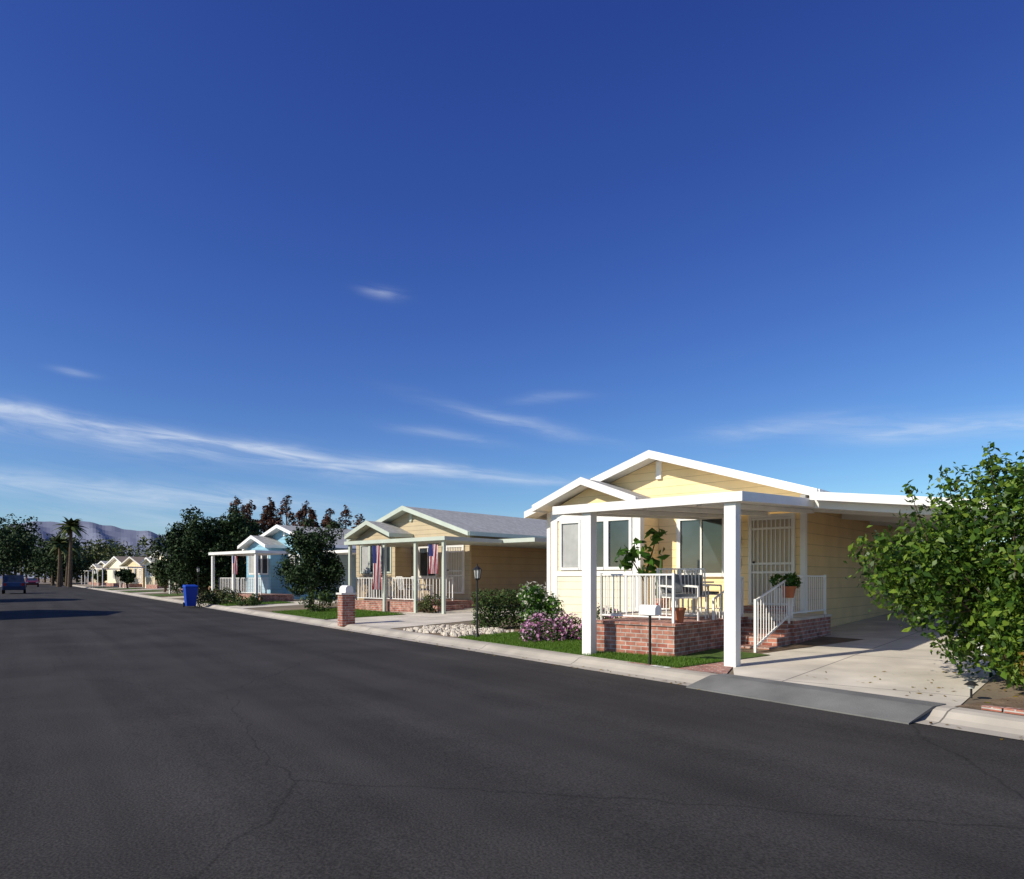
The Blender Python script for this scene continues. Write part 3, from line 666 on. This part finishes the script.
for x,y,h,r in ((-33,23,8,3),(-41,33,8,3.2),(-30,16.5,7.5,2.6),(-54,45,8,3)):
    tree('street_tree',x,y,h,(r,r,h*.38),h*.62,4000,.4,'leaf_dark',45,.9,.22)
# ------------------------------------------------------------------ bin, cars
E=empty('blue_recycling_bin',(-16.35,36.2,.02),R(35)); P=Part('body',E)
P.hexa([(-.22,-.25,.06),(.22,-.25,.06),(.22,.25,.06),(-.22,.25,.06)],[(-.3,-.35,1.02),(.3,-.35,1.02),(.3,.35,1.02),(-.3,.35,1.02)],'binblue'); P.done(.02)
P=Part('lid',E); P.hexa([(-.32,-.37,1.022),(.32,-.37,1.022),(.32,.4,1.022),(-.32,.4,1.022)],[(-.28,-.33,1.1),(.28,-.33,1.1),(.28,.38,1.14),(-.28,.38,1.14)],'binblue'); P.bar((-.25,.45,1.03),(.25,.45,1.03),.018,'binblue'); P.done(.01)
P=Part('wheels',E); P.cone((-.3,.27,.12),(-.24,.27,.12),.12,.12,'tyre',16); P.cone((.24,.27,.12),(.3,.27,.12),.12,.12,'tyre',16); P.done()
def car(name,x,y,rz,m,suv=True):
    E=empty(name,(x,y,.03),rz); H_=1.72 if suv else 1.42; P=Part('body',E)
    prof=[(-2.25,.35),(2.2,.35),(2.28,.6),(2.2,.92),(1.2,1.05),(.55,1.06),(-2.2,1.08),(-2.3,.7)]
    P.prism(prof,-.9,.9,m); P.done(.06)
    P=Part('cabin',E); b=[(-2.15 if suv else -1.7,-.82),(1.1,-.82),(1.1,.82),(-2.15 if suv else -1.7,.82)]; t=[(-1.85 if suv else -1.0,-.66),(.35,-.66),(.35,.66),(-1.85 if suv else -1.0,.66)]
    P.hexa([(a,c,1.06) for a,c in b],[(a,c,H_) for a,c in t],'glass'); P.box(t[0][0],.35,-.67,.67,H_-.03,H_+.03,m)
    for (a,c),(d,e) in zip(b,t): P.bar((a,c,1.05),(d,e,H_),.04,m)
    for yy in (-1,1): P.bar((-.4,yy*.83,1.05),(-.45,yy*.67,H_),.035,m)
    P.done()
    P=Part('wheels',E)
    for xx in (-1.4,1.4):
        for yy in (-1,1): P.cone((xx,yy*.72,.33),(xx,yy*.92,.33),.33,.33,'tyre',18); P.cone((xx,yy*.9,.33),(xx,yy*.93,.33),.2,.19,'hub',12)
    P.done()
    P=Part('lights',E)
    for yy in (-.68,.68): P.box(2.2,2.29,yy-.16,yy+.16,.68,.84,'lamp'); P.box(-2.31,-2.24,yy-.12,yy+.12,.75,1.0,'tail')
    P.box(2.27,2.3,-.4,.4,.45,.62,'black'); P.done()
ANG=math.atan2(S.y,S.x)
v=st(-8.3,76); car('parked_suv',v.x,v.y,ANG,'carblue')
v=st(-6.4,133); car('parked_car',v.x,v.y,ANG+math.pi,'carred',False)
# ------------------------------------------------------------------ mountains
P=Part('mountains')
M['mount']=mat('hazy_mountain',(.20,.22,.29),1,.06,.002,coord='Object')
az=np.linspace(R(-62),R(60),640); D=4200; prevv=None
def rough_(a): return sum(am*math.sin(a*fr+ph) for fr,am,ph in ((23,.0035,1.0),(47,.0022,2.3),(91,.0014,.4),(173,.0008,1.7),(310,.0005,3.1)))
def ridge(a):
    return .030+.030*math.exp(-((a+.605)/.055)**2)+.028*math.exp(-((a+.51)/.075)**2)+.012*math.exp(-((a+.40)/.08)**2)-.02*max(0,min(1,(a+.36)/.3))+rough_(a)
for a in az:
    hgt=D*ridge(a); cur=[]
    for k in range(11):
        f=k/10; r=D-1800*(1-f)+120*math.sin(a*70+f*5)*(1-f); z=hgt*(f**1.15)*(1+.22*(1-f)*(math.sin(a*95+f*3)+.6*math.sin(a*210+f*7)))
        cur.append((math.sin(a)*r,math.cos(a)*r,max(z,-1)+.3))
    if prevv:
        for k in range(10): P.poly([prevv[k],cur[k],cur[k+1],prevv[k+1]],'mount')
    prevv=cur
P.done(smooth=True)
# ------------------------------------------------------------------ sky + sun
ELEV=R(33); sx,sy=-1,-.52; l=math.hypot(sx,sy); sx/=l; sy/=l
sd=Vector((sx*math.cos(ELEV),sy*math.cos(ELEV),math.sin(ELEV)))
li=bpy.data.lights.new('sun','SUN'); li.energy=5.0; li.angle=R(.53); li.color=(1,.92,.78)
so=bpy.data.objects.new('sun',li); so.rotation_euler=sd.to_track_quat('Z','Y').to_euler(); link(so)
w=bpy.data.worlds.new('World'); sc.world=w; w.use_nodes=True; nt=w.node_tree; L=nt.links
bg=nt.nodes['Background']; sky=nd(nt,'ShaderNodeTexSky'); sky.sky_type='NISHITA'; sky.sun_disc=False
sky.sun_elevation=ELEV; sky.sun_rotation=math.atan2(sx,sy)%(2*math.pi); sky.air_density=1.0; sky.dust_density=.4; sky.ozone_density=4.0; sky.altitude=300
tc=nd(nt,'ShaderNodeTexCoord'); sp=nd(nt,'ShaderNodeSeparateXYZ'); L.new(tc.outputs['Generated'],sp.inputs[0])
def mth(op,a,b=None,c=None):
    n=nd(nt,'ShaderNodeMath',operation=op)
    for i,q in enumerate((a,b,c)):
        if q is None: continue
        if isinstance(q,(int,float)): n.inputs[i].default_value=q
        else: L.new(q,n.inputs[i])
    return n.outputs[0]
azn=mth('ARCTAN2',sp.outputs['X'],sp.outputs['Y']); eln=mth('ARCSINE',sp.outputs['Z'])
cb=nd(nt,'ShaderNodeCombineXYZ'); L.new(mth('MULTIPLY',azn,9.0),cb.inputs[0]); L.new(mth('MULTIPLY',mth('ADD',eln,mth('MULTIPLY',azn,.09)),70.0),cb.inputs[1])
nz=nd(nt,'ShaderNodeTexNoise'); nz.inputs['Scale'].default_value=1.0; nz.inputs['Detail'].default_value=4; nz.inputs['Roughness'].default_value=.62; nz.inputs['Distortion'].default_value=.8
L.new(cb.outputs[0],nz.inputs['Vector'])
nz2=nd(nt,'ShaderNodeTexNoise'); nz2.inputs['Scale'].default_value=7; nz2.inputs['Detail'].default_value=2; L.new(tc.outputs['Generated'],nz2.inputs['Vector'])
wob=mth('MULTIPLY',mth('SUBTRACT',nz2.outputs['Fac'],.5),.024)
mr=nd(nt,'ShaderNodeMapRange'); mr.inputs[1].default_value=.33; mr.inputs[2].default_value=.72; mr.inputs[3].default_value=.22; mr.inputs[4].default_value=1.25; L.new(nz.outputs['Fac'],mr.inputs[0])
tot=None
for a0,e0,a1,e1,wd,stg in ((-1.1,.230,.12,.130,.007,.62),(-.95,.196,-.1,.143,.016,.34),(-.85,.118,-.24,.098,.014,.5),(.28,.192,.46,.200,.011,.36),(.42,.182,.72,.172,.012,.40),
        (-.10,.240,.12,.190,.008,.28),(.01,.243,.10,.248,.006,.2),(-.205,.375,-.155,.371,.006,.26),(-.57,.243,-.53,.243,.004,.22),(-.16,.205,-.02,.188,.007,.2),(-.62,.075,.1,.07,.016,.22)):
    ca,ce=(a0+a1)/2,(e0+e1)/2; ll=math.hypot(a1-a0,e1-e0); ux,uy=(a1-a0)/ll,(e1-e0)/ll
    da=mth('SUBTRACT',azn,ca); de=mth('ADD',mth('SUBTRACT',eln,ce),wob)
    lo=mth('ADD',mth('MULTIPLY',da,ux),mth('MULTIPLY',de,uy)); t=mth('SUBTRACT',mth('MULTIPLY',de,ux),mth('MULTIPLY',da,uy))
    e=mth('ADD',mth('POWER',mth('ABSOLUTE',mth('DIVIDE',lo,ll*.5)),4.0 if ll>.3 else 2.0),mth('POWER',mth('ABSOLUTE',mth('DIVIDE',t,wd)),1.7))
    g=mth('MULTIPLY',mth('EXPONENT',mth('MULTIPLY',e,-1.0)),stg); tot=g if tot is None else mth('ADD',tot,g)
cf=mth('MINIMUM',mth('MULTIPLY',tot,mr.outputs[0]),.8)
ss=nd(nt,'ShaderNodeSeparateColor'); L.new(sky.outputs[0],ss.inputs[0]); cc=nd(nt,'ShaderNodeCombineColor')
for i,(t,g,k) in enumerate(((.062,1.5,28),(.080,1.5,20),(.112,1.03,11.0))):
    L.new(mth('MULTIPLY',mth('POWER',mth('MULTIPLY',ss.outputs[i],t),g),k),cc.inputs[i])
mx=nd(nt,'ShaderNodeMix',data_type='RGBA'); L.new(cf,mx.inputs[0]); L.new(cc.outputs[0],mx.inputs[6]); mx.inputs[7].default_value=(7.2,8.0,9.2,1)
L.new(mx.outputs[2],bg.inputs[0]); bg.inputs[1].default_value=.10
w.cycles.sampling_method='NONE'
# ------------------------------------------------------------------ camera
cd=bpy.data.cameras.new('camera'); cd.sensor_width=36; cd.lens=712/1024*36; cd.shift_y=138.5/1024; cd.clip_end=20000; cd.clip_start=.05
co=bpy.data.objects.new('camera',cd); co.location=(0,0,1.5); co.rotation_euler=(R(90),0,0); link(co); sc.camera=co
sc.view_settings.view_transform='Standard'; sc.view_settings.look='None'; sc.view_settings.exposure=0
